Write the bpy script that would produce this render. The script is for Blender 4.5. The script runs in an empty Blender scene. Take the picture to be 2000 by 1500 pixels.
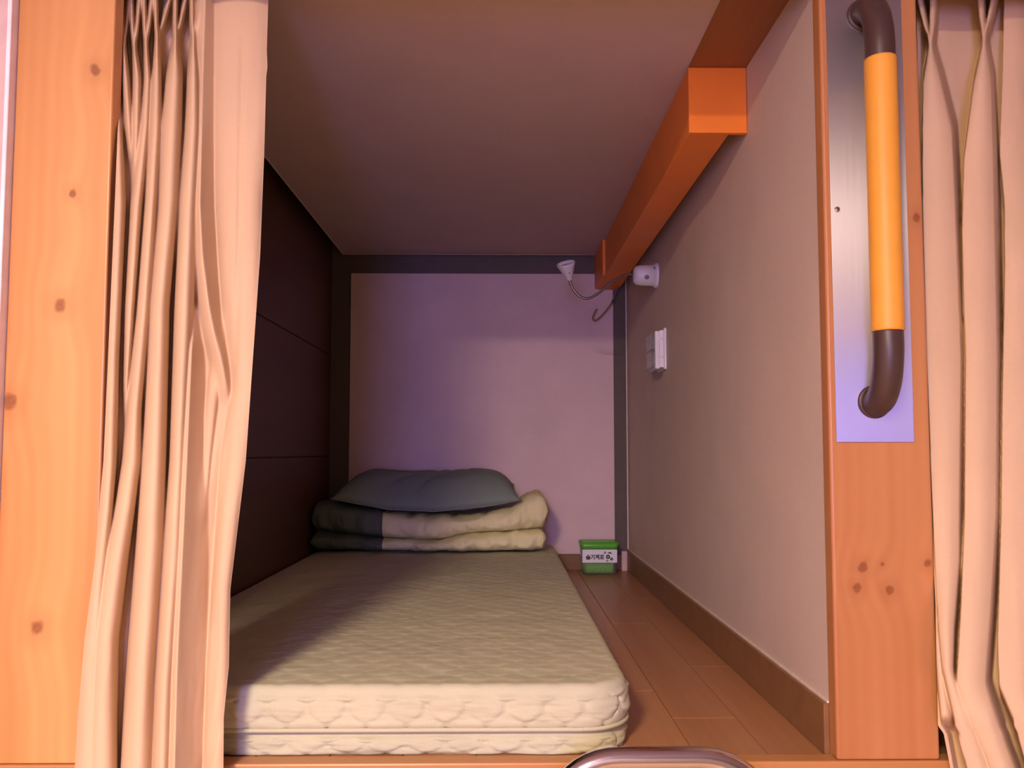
import bpy, bmesh, math, random
import numpy as np
from mathutils import Vector, Matrix

random.seed(7)
RNG = np.random.default_rng(11)
C = bpy.context.scene.collection
SC = bpy.context.scene

# ------------------------------------------------------------------ camera
F_PX = 1620.0          # focal length for the 2000 x 1500 frame
PITCH = math.radians(3.6)
SHIFT_PX = 33.0
YAW = math.radians(0.70)
ROLL = math.radians(0.0)
CZ = 0.455             # height above the bunk floor
cam_d = bpy.data.cameras.new('camera')
cam_d.sensor_fit = 'HORIZONTAL'
cam_d.sensor_width = 36.0
cam_d.lens = F_PX / 2000.0 * 36.0
cam_d.shift_y = SHIFT_PX / 2000.0
cam_d.clip_start = 0.02
cam = bpy.data.objects.new('camera', cam_d)
C.objects.link(cam)
cam.location = (0, 0, CZ)
cam.rotation_euler = (math.pi / 2 + PITCH, ROLL, -YAW)
SC.camera = cam
RM = cam.rotation_euler.to_matrix()

def P(px, py, Y):
    """world point at depth Y seen at photo pixel (px, py)"""
    d = RM @ Vector(((px - 1000.0) / F_PX, -(py - 750.0 - SHIFT_PX) / F_PX, -1.0))
    t = Y / d.y
    return Vector((0, 0, CZ)) + d * t

def PX(px, py, X):
    """world point at side distance X seen at photo pixel"""
    d = RM @ Vector(((px - 1000.0) / F_PX, -(py - 750.0 - SHIFT_PX) / F_PX, -1.0))
    return Vector((0, 0, CZ)) + d * (X / d.x)

# ------------------------------------------------------------------ world, exposure
w = bpy.data.worlds.new('world')
SC.world = w
w.use_nodes = True
w.node_tree.nodes['Background'].inputs[0].default_value = (0.5, 0.42, 0.5, 1)
w.node_tree.nodes['Background'].inputs[1].default_value = 0.02
SC.view_settings.view_transform = 'Standard'
SC.view_settings.look = 'None'
SC.view_settings.gamma = 1.0
SC.view_settings.use_curve_mapping = False
SC.view_settings.exposure = 0.0

# ceiling lamp of the corridor (fixture built below)
LAMP = Vector((-0.70, -1.15, 1.565))
LAMP_W = 165.0
LAMP_COL = (1.0, 0.755, 0.56)
# cool window across the corridor
WIN_COL = (0.30, 0.27, 1.0)
WIN_STR = 48.0

def area(name, loc, rot, size, power, col, shape='DISK', size_y=None, spread=180):
    l = bpy.data.lights.new(name, 'AREA')
    l.shape = shape
    l.size = size
    if size_y: l.size_y = size_y
    l.energy = power
    l.color = col
    l.spread = math.radians(spread)
    o = bpy.data.objects.new(name, l)
    C.objects.link(o)
    o.location = loc
    o.rotation_euler = rot
    return o
area('corridor_lamp_light', LAMP - Vector((0, 0, 0.035)), (0, 0, 0), 0.42, LAMP_W, LAMP_COL)

# ------------------------------------------------------------------ materials
def new_mat(name):
    m = bpy.data.materials.new(name)
    m.use_nodes = True
    nt = m.node_tree
    return m, nt, nt.nodes['Principled BSDF']

def node(nt, typ, **kw):
    n = nt.nodes.new(typ)
    for k, v in kw.items():
        if k.startswith('i_'):
            n.inputs[k[2:].replace('_', ' ')].default_value = v
        else:
            setattr(n, k, v)
    return n

def ramp(nt, stops):
    r = nt.nodes.new('ShaderNodeValToRGB')
    el = r.color_ramp.elements
    while len(el) < len(stops): el.new(0.5)
    for e, (p, c) in zip(el, stops):
        e.position = p
        e.color = (*c, 1)
    return r

def plain(name, col, rough=0.6, metal=0.0, spec=0.5, noise=0.06, scale=30, bump=0.0, bscale=200):
    m, nt, b = new_mat(name)
    b.inputs['Roughness'].default_value = rough
    b.inputs['Metallic'].default_value = metal
    b.inputs['Specular IOR Level'].default_value = spec
    tc = node(nt, 'ShaderNodeTexCoord')
    n = node(nt, 'ShaderNodeTexNoise'); n.inputs['Scale'].default_value = scale
    nt.links.new(tc.outputs['Object'], n.inputs['Vector'])
    lo = tuple(max(0, c * (1 - noise)) for c in col); hi = tuple(min(1, c * (1 + noise)) for c in col)
    r = ramp(nt, [(0.3, lo), (0.7, hi)])
    nt.links.new(n.outputs['Fac'], r.inputs['Fac'])
    nt.links.new(r.outputs['Color'], b.inputs['Base Color'])
    if bump:
        n2 = node(nt, 'ShaderNodeTexNoise'); n2.inputs['Scale'].default_value = bscale
        nt.links.new(tc.outputs['Object'], n2.inputs['Vector'])
        bp = node(nt, 'ShaderNodeBump'); bp.inputs['Strength'].default_value = bump; bp.inputs['Distance'].default_value = 0.002
        nt.links.new(n2.outputs['Fac'], bp.inputs['Height'])
        nt.links.new(bp.outputs['Normal'], b.inputs['Normal'])
    return m

def woven(name, col, rough=0.75, amp=0.07, sc=700, bump=0.15):
    """wallpaper / cloth with a fine woven relief: two crossed wave textures"""
    m, nt, b = new_mat(name)
    b.inputs['Roughness'].default_value = rough
    b.inputs['Specular IOR Level'].default_value = 0.3
    tc = node(nt, 'ShaderNodeTexCoord')
    mp = node(nt, 'ShaderNodeMapping')
    nt.links.new(tc.outputs['Object'], mp.inputs['Vector'])
    hs = []
    for scl in ((1, 1, 0.06), (0.06, 0.06, 1), (0.5, 0.06, 0.5)):
        m2 = node(nt, 'ShaderNodeMapping'); m2.inputs['Scale'].default_value = scl
        nt.links.new(tc.outputs['Object'], m2.inputs['Vector'])
        wv = node(nt, 'ShaderNodeTexNoise')
        wv.inputs['Scale'].default_value = sc * 0.28
        wv.inputs['Detail'].default_value = 1
        nt.links.new(m2.outputs['Vector'], wv.inputs['Vector'])
        hs.append(wv)
    a1 = node(nt, 'ShaderNodeMath', operation='ADD'); a2 = node(nt, 'ShaderNodeMath', operation='ADD')
    nt.links.new(hs[0].outputs['Fac'], a1.inputs[0]); nt.links.new(hs[1].outputs['Fac'], a1.inputs[1])
    nt.links.new(a1.outputs[0], a2.inputs[0]); nt.links.new(hs[2].outputs['Fac'], a2.inputs[1])
    dv = node(nt, 'ShaderNodeMath', operation='DIVIDE'); dv.inputs[1].default_value = 3
    nt.links.new(a2.outputs[0], dv.inputs[0])
    n = node(nt, 'ShaderNodeTexNoise'); n.inputs['Scale'].default_value = 6; n.inputs['Detail'].default_value = 6
    nt.links.new(tc.outputs['Object'], n.inputs['Vector'])
    mx = node(nt, 'ShaderNodeMath', operation='ADD')
    nt.links.new(dv.outputs[0], mx.inputs[0]); nt.links.new(n.outputs['Fac'], mx.inputs[1])
    r = ramp(nt, [(0.35, tuple(c * (1 - amp) for c in col)), (0.75, tuple(min(1, c * (1 + amp)) for c in col))])
    h = node(nt, 'ShaderNodeMath', operation='MULTIPLY'); h.inputs[1].default_value = 0.5
    nt.links.new(mx.outputs[0], h.inputs[0]); nt.links.new(h.outputs[0], r.inputs['Fac'])
    nt.links.new(r.outputs['Color'], b.inputs['Base Color'])
    bp = node(nt, 'ShaderNodeBump'); bp.inputs['Strength'].default_value = bump; bp.inputs['Distance'].default_value = 0.001
    nt.links.new(dv.outputs[0], bp.inputs['Height']); nt.links.new(bp.outputs['Normal'], b.inputs['Normal'])
    return m

def wood(name, light, dark, knots=(), axis='Z', rough=0.42, strips=9.0, grain=40.0, knotcol=(0.22, 0.06, 0.015), coat=0.15):
    """pine board: grain along axis, lamination bands, optional knots [(a, b, r)] in the face plane (X, Z)"""
    m, nt, b = new_mat(name)
    L = nt.links.new
    b.inputs['Roughness'].default_value = rough
    b.inputs['Coat Weight'].default_value = coat
    b.inputs['Coat Roughness'].default_value = 0.25
    tc = node(nt, 'ShaderNodeTexCoord')
    sep = node(nt, 'ShaderNodeSeparateXYZ'); L(tc.outputs['Object'], sep.inputs[0])
    ax = 'XYZ'.index(axis)
    a_out = sep.outputs[0 if axis != 'X' else 2]
    if axis == 'X':
        along, across = sep.outputs[0], sep.outputs[2]
    elif axis == 'Z':
        along, across = sep.outputs[2], sep.outputs[0]
    else:
        along, across = sep.outputs[1], sep.outputs[0]
    # knot influence bends the grain and paints dark eyes
    bend = None; dark_sum = None
    for (kx, kz, kr) in knots:
        dx = node(nt, 'ShaderNodeMath', operation='SUBTRACT'); L(across, dx.inputs[0]); dx.inputs[1].default_value = kx
        dz = node(nt, 'ShaderNodeMath', operation='SUBTRACT'); L(along, dz.inputs[0]); dz.inputs[1].default_value = kz
        cm = node(nt, 'ShaderNodeCombineXYZ'); L(dx.outputs[0], cm.inputs[0])
        dzs = node(nt, 'ShaderNodeMath', operation='MULTIPLY'); L(dz.outputs[0], dzs.inputs[0]); dzs.inputs[1].default_value = 0.85
        L(dzs.outputs[0], cm.inputs[1])
        ln = node(nt, 'ShaderNodeVectorMath', operation='LENGTH'); L(cm.outputs[0], ln.inputs[0])
        mr = node(nt, 'ShaderNodeMapRange'); mr.interpolation_type = 'SMOOTHSTEP'
        mr.inputs['From Min'].default_value = kr * 1.2; mr.inputs['From Max'].default_value = kr * 0.45
        wob = node(nt, 'ShaderNodeTexNoise'); wob.inputs['Scale'].default_value = 0.55 / kr
        L(tc.outputs['Object'], wob.inputs['Vector'])
        lw = node(nt, 'ShaderNodeMath', operation='MULTIPLY_ADD'); L(wob.outputs['Fac'], lw.inputs[0]); lw.inputs[1].default_value = kr * 1.3; L(ln.outputs['Value'], lw.inputs[2])
        lw2 = node(nt, 'ShaderNodeMath', operation='SUBTRACT'); L(lw.outputs[0], lw2.inputs[0]); lw2.inputs[1].default_value = kr * 0.62
        L(lw2.outputs[0], mr.inputs['Value'])
        hr = node(nt, 'ShaderNodeMapRange'); hr.interpolation_type = 'SMOOTHSTEP'
        hr.inputs['From Min'].default_value = kr * 3.2; hr.inputs['From Max'].default_value = kr * 0.6
        hr.inputs['To Max'].default_value = 0.22
        L(lw2.outputs[0], hr.inputs['Value'])
        kmx = node(nt, 'ShaderNodeMath', operation='MAXIMUM'); L(mr.outputs[0], kmx.inputs[0]); L(hr.outputs[0], kmx.inputs[1])
        mr = kmx
        br = node(nt, 'ShaderNodeMapRange'); br.interpolation_type = 'SMOOTHERSTEP'
        br.inputs['From Min'].default_value = kr * 9; br.inputs['From Max'].default_value = 0.0
        L(ln.outputs['Value'], br.inputs['Value'])
        bm_ = node(nt, 'ShaderNodeMath', operation='MULTIPLY'); L(br.outputs[0], bm_.inputs[0]); bm_.inputs[1].default_value = kr * 1.3
        if bend is None:
            bend, dark_sum = bm_.outputs[0], mr.outputs[0]
        else:
            s = node(nt, 'ShaderNodeMath', operation='ADD'); L(bend, s.inputs[0]); L(bm_.outputs[0], s.inputs[1]); bend = s.outputs[0]
            s = node(nt, 'ShaderNodeMath', operation='MAXIMUM'); L(dark_sum, s.inputs[0]); L(mr.outputs[0], s.inputs[1]); dark_sum = s.outputs[0]
    acr = across
    if bend is not None:
        s = node(nt, 'ShaderNodeMath', operation='ADD'); L(across, s.inputs[0]); L(bend, s.inputs[1]); acr = s.outputs[0]
    # wide slow bands
    c1 = node(nt, 'ShaderNodeCombineXYZ'); L(acr, c1.inputs[0])
    sc1 = node(nt, 'ShaderNodeMath', operation='MULTIPLY'); L(along, sc1.inputs[0]); sc1.inputs[1].default_value = 0.05
    L(sc1.outputs[0], c1.inputs[1]); L(sep.outputs[1] if axis != 'Y' else sep.outputs[2], c1.inputs[2])
    n1 = node(nt, 'ShaderNodeTexNoise'); n1.inputs['Scale'].default_value = strips; n1.inputs['Detail'].default_value = 2
    L(c1.outputs[0], n1.inputs['Vector'])
    # fine grain
    n2 = node(nt, 'ShaderNodeTexNoise'); n2.inputs['Scale'].default_value = grain; n2.inputs['Detail'].default_value = 5
    L(c1.outputs[0], n2.inputs['Vector'])
    wv = node(nt, 'ShaderNodeTexWave', bands_direction='X'); wv.inputs['Scale'].default_value = 14; wv.inputs['Distortion'].default_value = 5; wv.inputs['Detail'].default_value = 2
    wv.inputs['Detail Scale'].default_value = 0.8
    L(c1.outputs[0], wv.inputs['Vector'])
    a = node(nt, 'ShaderNodeMath', operation='MULTIPLY_ADD'); L(n1.outputs['Fac'], a.inputs[0]); a.inputs[1].default_value = 0.9
    t = node(nt, 'ShaderNodeMath', operation='MULTIPLY'); L(n2.outputs['Fac'], t.inputs[0]); t.inputs[1].default_value = 0.22
    L(t.outputs[0], a.inputs[2])
    a2 = node(nt, 'ShaderNodeMath', operation='MULTIPLY_ADD'); L(wv.outputs['Fac'], a2.inputs[0]); a2.inputs[1].default_value = 0.06; L(a.outputs[0], a2.inputs[2])
    r = ramp(nt, [(0.32, dark), (0.80, light)])
    L(a2.outputs[0], r.inputs['Fac'])
    col = r.outputs['Color']
    if dark_sum is not None:
        nk = node(nt, 'ShaderNodeTexNoise'); nk.inputs['Scale'].default_value = 180
        L(tc.outputs['Object'], nk.inputs['Vector'])
        mm = node(nt, 'ShaderNodeMath', operation='MULTIPLY'); L(dark_sum, mm.inputs[0])
        mr2 = node(nt, 'ShaderNodeMapRange'); mr2.inputs['To Min'].default_value = 0.6; mr2.inputs['To Max'].default_value = 1.0
        L(nk.outputs['Fac'], mr2.inputs['Value']); L(mr2.outputs[0], mm.inputs[1])
        mx = node(nt, 'ShaderNodeMix', data_type='RGBA'); L(mm.outputs[0], mx.inputs[0]); L(col, mx.inputs[6]); mx.inputs[7].default_value = (*knotcol, 1)
        col = mx.outputs[2]
    L(col, b.inputs['Base Color'])
    bp = node(nt, 'ShaderNodeBump'); bp.inputs['Strength'].default_value = 0.08; bp.inputs['Distance'].default_value = 0.001
    L(n2.outputs['Fac'], bp.inputs['Height']); L(bp.outputs['Normal'], b.inputs['Normal'])
    return m

PINE_L, PINE_D = (0.70, 0.365, 0.13), (0.50, 0.205, 0.060)
M = {}
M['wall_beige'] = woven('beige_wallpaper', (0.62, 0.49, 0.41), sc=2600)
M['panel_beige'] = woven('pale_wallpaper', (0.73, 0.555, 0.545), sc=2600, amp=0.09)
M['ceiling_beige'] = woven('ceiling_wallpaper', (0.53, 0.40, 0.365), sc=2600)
M['wall_brown'] = wood('brown_panelling', (0.105, 0.042, 0.014), (0.068, 0.026, 0.009), axis='Y', rough=0.5, coat=0.0)
M['frame_dark'] = plain('dark_grey_board', (0.105, 0.078, 0.058), 0.6)
M['trim_light'] = plain('pale_edge_strip', (0.72, 0.62, 0.5), 0.4)
M['baseboard'] = plain('brown_baseboard', (0.22, 0.105, 0.04), 0.45, noise=0.1)
M['plaster_pink'] = plain('painted_plaster', (0.62, 0.45, 0.42), 0.8, bump=0.1)
M['white_strip'] = plain('white_plastic_strip', (0.9, 0.84, 0.86), 0.35)
M['corridor_paint'] = plain('corridor_paint', (0.42, 0.36, 0.34), 0.85)
M['corridor_floor'] = wood('corridor_floor_wood', (0.58, 0.40, 0.25), (0.46, 0.29, 0.17), axis='Y', rough=0.4)
M['strip_brown'] = wood('brown_veneer', (0.30, 0.11, 0.035), (0.22, 0.075, 0.022), axis='Y', rough=0.5, coat=0.0)
M['orange'] = plain('orange_lacquer', (0.86, 0.235, 0.02), 0.45, noise=0.05, scale=8)
M['steel'] = None
M['grip'] = plain('orange_rubber_grip', (0.80, 0.36, 0.04), 0.5, noise=0.03, bump=0.1, bscale=900)
M['brown_plastic'] = plain('brown_plastic', (0.062, 0.032, 0.026), 0.42, noise=0.05)
M['white_plastic'] = plain('white_plastic', (0.78, 0.76, 0.80), 0.3, noise=0.02)
M['grey_plastic'] = plain('grey_plastic', (0.22, 0.21, 0.24), 0.4, noise=0.02)
M['neck_metal'] = plain('dark_flexible_metal', (0.23, 0.2, 0.19), 0.35, metal=0.8)
M['cable_tan'] = plain('tan_cable', (0.30, 0.17, 0.09), 0.5)
M['cable_grey'] = plain('grey_cable', (0.09, 0.08, 0.09), 0.5)
M['mattress'] = woven('cream_quilt_cloth', (0.53, 0.52, 0.36), sc=2000, bump=0.25, rough=0.85)
M['duvet_cream'] = woven('cream_duvet_cotton', (0.80, 0.75, 0.42), sc=2200, bump=0.1, rough=0.85)
M['duvet_grey'] = woven('grey_duvet_cotton', (0.115, 0.14, 0.115), sc=2200, bump=0.1, rough=0.85)
M['pillow'] = woven('grey_pillow_cotton', (0.20, 0.25, 0.215), sc=2200, bump=0.1, rough=0.7)
M['curtain'] = woven('beige_curtain_linen', (0.64, 0.46, 0.285), sc=3200, bump=0.15, rough=0.9, amp=0.06)
M['lid_green'] = plain('green_plastic', (0.10, 0.42, 0.03), 0.3, noise=0.03)
M['gel_green'] = plain('green_granules', (0.15, 0.52, 0.03), 0.5, noise=0.35, scale=250)
M['label_white'] = plain('white_label', (0.80, 0.80, 0.82), 0.35, noise=0.02)
M['ink'] = plain('dark_ink', (0.02, 0.02, 0.015), 0.5)
M['ink_green'] = plain('dark_green_ink', (0.025, 0.05, 0.012), 0.5)
M['ink_grey'] = plain('grey_green_ink', (0.22, 0.30, 0.27), 0.5)

def steel_mat(name, col=(0.66, 0.62, 0.66), rough=0.3, aniso=0.0, rot=0.0):
    m, nt, b = new_mat(name)
    b.inputs['Base Color'].default_value = (*col, 1)
    b.inputs['Metallic'].default_value = 1.0
    b.inputs['Roughness'].default_value = rough
    b.inputs['Anisotropic'].default_value = aniso
    b.inputs['Anisotropic Rotation'].default_value = rot
    tc = node(nt, 'ShaderNodeTexCoord')
    mp = node(nt, 'ShaderNodeMapping'); mp.inputs['Scale'].default_value = (900, 900, 6)
    nt.links.new(tc.outputs['Object'], mp.inputs['Vector'])
    n = node(nt, 'ShaderNodeTexNoise'); n.inputs['Scale'].default_value = 1
    nt.links.new(mp.outputs['Vector'], n.inputs['Vector'])
    mr = node(nt, 'ShaderNodeMapRange'); mr.inputs['To Min'].default_value = rough * 0.85; mr.inputs['To Max'].default_value = rough * 1.15
    nt.links.new(n.outputs['Fac'], mr.inputs['Value']); nt.links.new(mr.outputs[0], b.inputs['Roughness'])
    if aniso:
        tg = node(nt, 'ShaderNodeCombineXYZ'); tg.inputs[0].default_value = 1.0
        nt.links.new(tg.outputs[0], b.inputs['Tangent'])
    return m
M['plate_steel'] = steel_mat('brushed_steel', (0.45, 0.43, 0.49), 0.39, 0.92)
M['chrome'] = steel_mat('polished_tube_steel', (0.72, 0.66, 0.66), 0.16)

def clear_mat(name, col, rough=0.12):
    m, nt, b = new_mat(name)
    b.inputs['Base Color'].default_value = (*col, 1)
    b.inputs['Roughness'].default_value = rough
    b.inputs['Transmission Weight'].default_value = 0.9
    b.inputs['IOR'].default_value = 1.2
    return m
M['clear'] = clear_mat('clear_plastic', (0.92, 0.96, 0.92))

def emit_mat(name, col, strength):
    m, nt, b = new_mat(name)
    b.inputs['Base Color'].default_value = (0.8, 0.8, 0.8, 1)
    b.inputs['Emission Color'].default_value = (*col, 1)
    b.inputs['Emission Strength'].default_value = strength
    return m
M['lamp_glow'] = emit_mat('lamp_diffuser', LAMP_COL, 6.0)
M['window_glow'] = emit_mat('frosted_window_daylight', WIN_COL, WIN_STR)

# ------------------------------------------------------------------ mesh helpers
def obj(name, me, mat, parent=None, smooth=False):
    if isinstance(mat, str): mat = M[mat]
    if isinstance(me, bmesh.types.BMesh):
        bm = me
        bmesh.ops.recalc_face_normals(bm, faces=bm.faces)
        me = bpy.data.meshes.new(name)
        bm.to_mesh(me); bm.free()
    o = bpy.data.objects.new(name, me)
    C.objects.link(o)
    if mat is not None and len(me.materials) == 0: me.materials.append(mat)
    if smooth: me.shade_smooth()
    if parent is not None:
        o.parent = parent
    return o

def tag(o, label, cat, group=None):
    o['label'] = label; o['category'] = cat
    if group: o['group'] = group
    return o

def thing(name, label, cat, loc, group=None):
    o = bpy.data.objects.new(name, None)
    C.objects.link(o)
    o.empty_display_size = 0.05
    o.location = loc
    return tag(o, label, cat, group)

def adopt(t):
    """children were modelled in world space: keep them in place under the thing"""
    bpy.context.view_layer.update()
    def fix(ch, inv):
        ch.matrix_parent_inverse = inv
    for ch in t.children:
        ch.matrix_parent_inverse = Matrix.Translation(t.location).inverted()

def struct(name, me, mat, parent=None, smooth=False):
    o = obj(name, me, mat, parent, smooth)
    if parent is None: o['kind'] = 'structure'
    return o

def bx(x0, x1, y0, y1, z0, z1, bev=0.0, seg=2):
    bm = bmesh.new()
    vs = [bm.verts.new((x, y, z)) for x in (x0, x1) for y in (y0, y1) for z in (z0, z1)]
    for f in ((0, 1, 3, 2), (4, 6, 7, 5), (0, 4, 5, 1), (2, 3, 7, 6), (0, 2, 6, 4), (1, 5, 7, 3)):
        bm.faces.new([vs[i] for i in f])
    bmesh.ops.recalc_face_normals(bm, faces=bm.faces)
    if bev > 0:
        bmesh.ops.bevel(bm, geom=bm.edges[:], offset=bev, segments=seg, profile=0.5, affect='EDGES')
    return bm

def catmull(pts, n=8):
    pts = [Vector(p) for p in pts]
    out = []
    for i in range(len(pts) - 1):
        p0 = pts[max(i - 1, 0)]; p1 = pts[i]; p2 = pts[i + 1]; p3 = pts[min(i + 2, len(pts) - 1)]
        for k in range(n):
            t = k / n
            out.append(0.5 * ((2 * p1) + (p2 - p0) * t + (2 * p0 - 5 * p1 + 4 * p2 - p3) * t * t + (3 * p1 - p0 - 3 * p2 + p3) * t ** 3))
    out.append(pts[-1])
    return out

def tube(bm, pts, r, n=16, caps=True):
    pts = [Vector(p) for p in pts]
    rs = r if isinstance(r, (list, tuple)) else [r] * len(pts)
    rings = []
    up = None
    for i, p in enumerate(pts):
        d = (pts[min(i + 1, len(pts) - 1)] - pts[max(i - 1, 0)]).normalized()
        if up is None:
            up = Vector((0, 0, 1)) if abs(d.z) < 0.9 else Vector((1, 0, 0))
        a = d.cross(up).normalized(); b_ = a.cross(d).normalized(); up = b_
        rings.append([bm.verts.new(p + (a * math.cos(2 * math.pi * k / n) + b_ * math.sin(2 * math.pi * k / n)) * rs[i]) for k in range(n)])
    for i in range(len(rings) - 1):
        for k in range(n):
            bm.faces.new((rings[i][k], rings[i][(k + 1) % n], rings[i + 1][(k + 1) % n], rings[i + 1][k]))
    if caps:
        bm.faces.new(rings[0][::-1]); bm.faces.new(rings[-1])
    return bm

def lathe(profile, origin, axis, n=32):
    """profile [(distance along axis, radius)]"""
    bm = bmesh.new()
    axis = Vector(axis).normalized()
    up = Vector((0, 0, 1)) if abs(axis.z) < 0.9 else Vector((1, 0, 0))
    a = axis.cross(up).normalized(); b_ = axis.cross(a).normalized()
    rings = []
    for (s, r) in profile:
        if r < 1e-6:
            rings.append([bm.verts.new(Vector(origin) + axis * s)])
        else:
            rings.append([bm.verts.new(Vector(origin) + axis * s + (a * math.cos(2 * math.pi * k / n) + b_ * math.sin(2 * math.pi * k / n)) * r) for k in range(n)])
    for i in range(len(rings) - 1):
        A, B = rings[i], rings[i + 1]
        for k in range(n):
            if len(A) == 1 and len(B) == 1: continue
            if len(A) == 1: bm.faces.new((A[0], B[k], B[(k + 1) % n]))
            elif len(B) == 1: bm.faces.new((A[k], A[(k + 1) % n], B[0]))
            else: bm.faces.new((A[k], A[(k + 1) % n], B[(k + 1) % n], B[k]))
    return bm

def grid_mesh(name, V, wrap_u=False):
    """V: (rows, cols, 3) array"""
    R_, K = V.shape[:2]
    me = bpy.data.meshes.new(name)
    idx = np.arange(R_ * K).reshape(R_, K)
    a = idx[:-1, :-1].ravel(); b_ = idx[:-1, 1:].ravel(); c = idx[1:, 1:].ravel(); d = idx[1:, :-1].ravel()
    faces = np.stack([a, b_, c, d], 1)
    if wrap_u:
        f2 = np.stack([idx[:-1, -1], idx[:-1, 0], idx[1:, 0], idx[1:, -1]], 1)
        faces = np.concatenate([faces, f2])
    me.from_pydata(V.reshape(-1, 3).tolist(), [], faces.tolist())
    me.validate()
    return me

def smooth_noise(shape, cell, seed, octaves=3):
    """value noise on a 2D array, cell = feature size in samples (rows, cols)"""
    rng = np.random.default_rng(seed)
    out = np.zeros(shape)
    amp = 1.0
    cy, cx = cell
    for o_ in range(octaves):
        gy, gx = int(shape[0] / cy) + 3, int(shape[1] / cx) + 3
        g = rng.uniform(-1, 1, (gy, gx))
        yy = np.arange(shape[0]) / cy; xx = np.arange(shape[1]) / cx
        yi = yy.astype(int); xi = xx.astype(int)
        fy = yy - yi; fx = xx - xi
        fy = fy * fy * (3 - 2 * fy); fx = fx * fx * (3 - 2 * fx)
        g00 = g[np.ix_(yi, xi)]; g01 = g[np.ix_(yi, xi + 1)]; g10 = g[np.ix_(yi + 1, xi)]; g11 = g[np.ix_(yi + 1, xi + 1)]
        fy = fy[:, None]; fx = fx[None, :]
        out += amp * ((g00 * (1 - fx) + g01 * fx) * (1 - fy) + (g10 * (1 - fx) + g11 * fx) * fy)
        amp *= 0.5; cy = max(cy / 2, 1.01); cx = max(cx / 2, 1.01)
    return out

# ------------------------------------------------------------------ main dimensions
YF, YI, YB = 1.244, 1.274, 3.27       # front of posts, back of posts, back wall
XR = P(1609, 885, YI).x               # right wall face
XL = P(645, 800, YB).x                # left wall face
H = P(900, 497, YB - 0.03).z          # ceiling height
XCL = P(671, 497, YB - 0.03).x        # left edge of ceiling sheet
RAIL_Z = 0.004
CORR_Z0, CORR_Z1, CORR_Y = -1.12, 1.60, -1.70
CX0, CX1 = -2.3, 2.2

# ------------------------------------------------------------------ bunk shell
fl = struct('floor', bx(XL - 0.02, XR + 0.02, YI, YB + 0.02, -0.05, -0.004), 'baseboard')
floor_mats = [wood('laminate_plank_%d' % i, l, d, axis='Y', rough=0.38, strips=14, grain=90, coat=0.1)
              for i, (l, d) in enumerate([((0.42, 0.20, 0.085), (0.33, 0.14, 0.055)), ((0.47, 0.235, 0.105), (0.37, 0.165, 0.065)), ((0.36, 0.165, 0.07), (0.29, 0.12, 0.045))])]
PW = 0.1105
seam0 = 0.2935
k0 = int(math.floor((XL - seam0) / PW))
ci = 0
for k in range(k0, 3):
    x0, x1 = seam0 + k * PW, seam0 + (k + 1) * PW
    x0, x1 = max(x0, XL), min(x1, XR)
    if x1 - x0 < 0.01: continue
    y = YI
    cuts = {0: [1.455, 2.25, 2.95], 1: [1.80, 2.62], -1: [1.62, 2.35], 2: [1.5, 2.2]}.get(k, [1.5 + random.random() * 0.5, 2.4 + random.random() * 0.4])
    for j, ye in enumerate(cuts + [YB]):
        obj('plank', bx(x0 + 0.0006, x1 - 0.0006, y + 0.0006, ye - 0.0006, -0.008, 0.0, 0.0006, 1), floor_mats[(k * 2 + j * 3 + (1 if k == 1 else 0)) % 3], fl)
        y = ye
TOPZ = H + 0.10
wr = struct('wall_right', bx(XR, XR + 0.03, YI, YB + 0.02, -0.02, TOPZ), 'wall_beige')
wl = struct('wall_left', bx(XL - 0.03, XL - 0.012, YI - 0.01, YB + 0.02, -0.02, TOPZ), 'frame_dark')
zs = [0.0, CZ - 0.013, CZ + 0.385, TOPZ]
for a, b_ in zip(zs[:-1], zs[1:]):
    obj('panel', bx(XL - 0.0125, XL, YI, YB, a + 0.0015, b_ - 0.0015, 0.0012, 1), 'wall_brown', wl)
wb = struct('wall_back', bx(XL - 0.03, XR + 0.03, YB, YB + 0.03, -0.02, TOPZ), 'frame_dark')
p0 = P(679, 1083, YB - 0.008); p1 = P(1197, 535, YB - 0.008)
obj('panel', bx(p0.x, p1.x, YB - 0.009, YB, p0.z, p1.z, 0.001, 1), 'panel_beige', wb)
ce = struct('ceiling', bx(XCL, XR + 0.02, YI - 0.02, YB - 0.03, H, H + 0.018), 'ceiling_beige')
struct('ceiling_backing', bx(XL - 0.03, XR + 0.03, YI - 0.02, YB + 0.03, H + 0.08, H + 0.11), 'frame_dark')
struct('trim_1', bx(XCL - 0.004, XCL, YI - 0.02, YB - 0.03, H - 0.001, H + 0.018), 'trim_light')
struct('trim_2', bx(XCL - 0.004, XR, YB - 0.03, YB - 0.026, H - 0.001, H + 0.018), 'trim_light')
# brown veneer strip on the ceiling in front of the beam
sx = P(1345, 126, 1.70); 
YBEAM = 1.70
for _ in range(20):       # depth where the beam end meets the ceiling
    YBEAM *= (H - CZ) / (P(1345, 128, YBEAM).z - CZ)
BX0 = P(1346, 128, YBEAM).x
struct('trim_3', bx(BX0, XR, YI - 0.02, YBEAM + 0.02, H - 0.003, H + 0.001), 'strip_brown')
struct('trim_4', bx(XR - 0.004, XR, YB - 0.004, YB, 0.08, H), 'trim_light')
bh = 0.078
struct('baseboard_right', bx(XR - 0.009, XR, YI, YB, 0.0, bh, 0.0015, 1), 'baseboard')
struct('trim_5', bx(XR - 0.004, XR, YI, YB, bh, bh + 0.003), 'trim_light')
struct('baseboard_back', bx(XL, XR - 0.009, YB - 0.009, YB, 0.0, p0.z - 0.001, 0.0015, 1), 'baseboard')
rb = P(1214, 1075, YB - 0.03)
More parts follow.
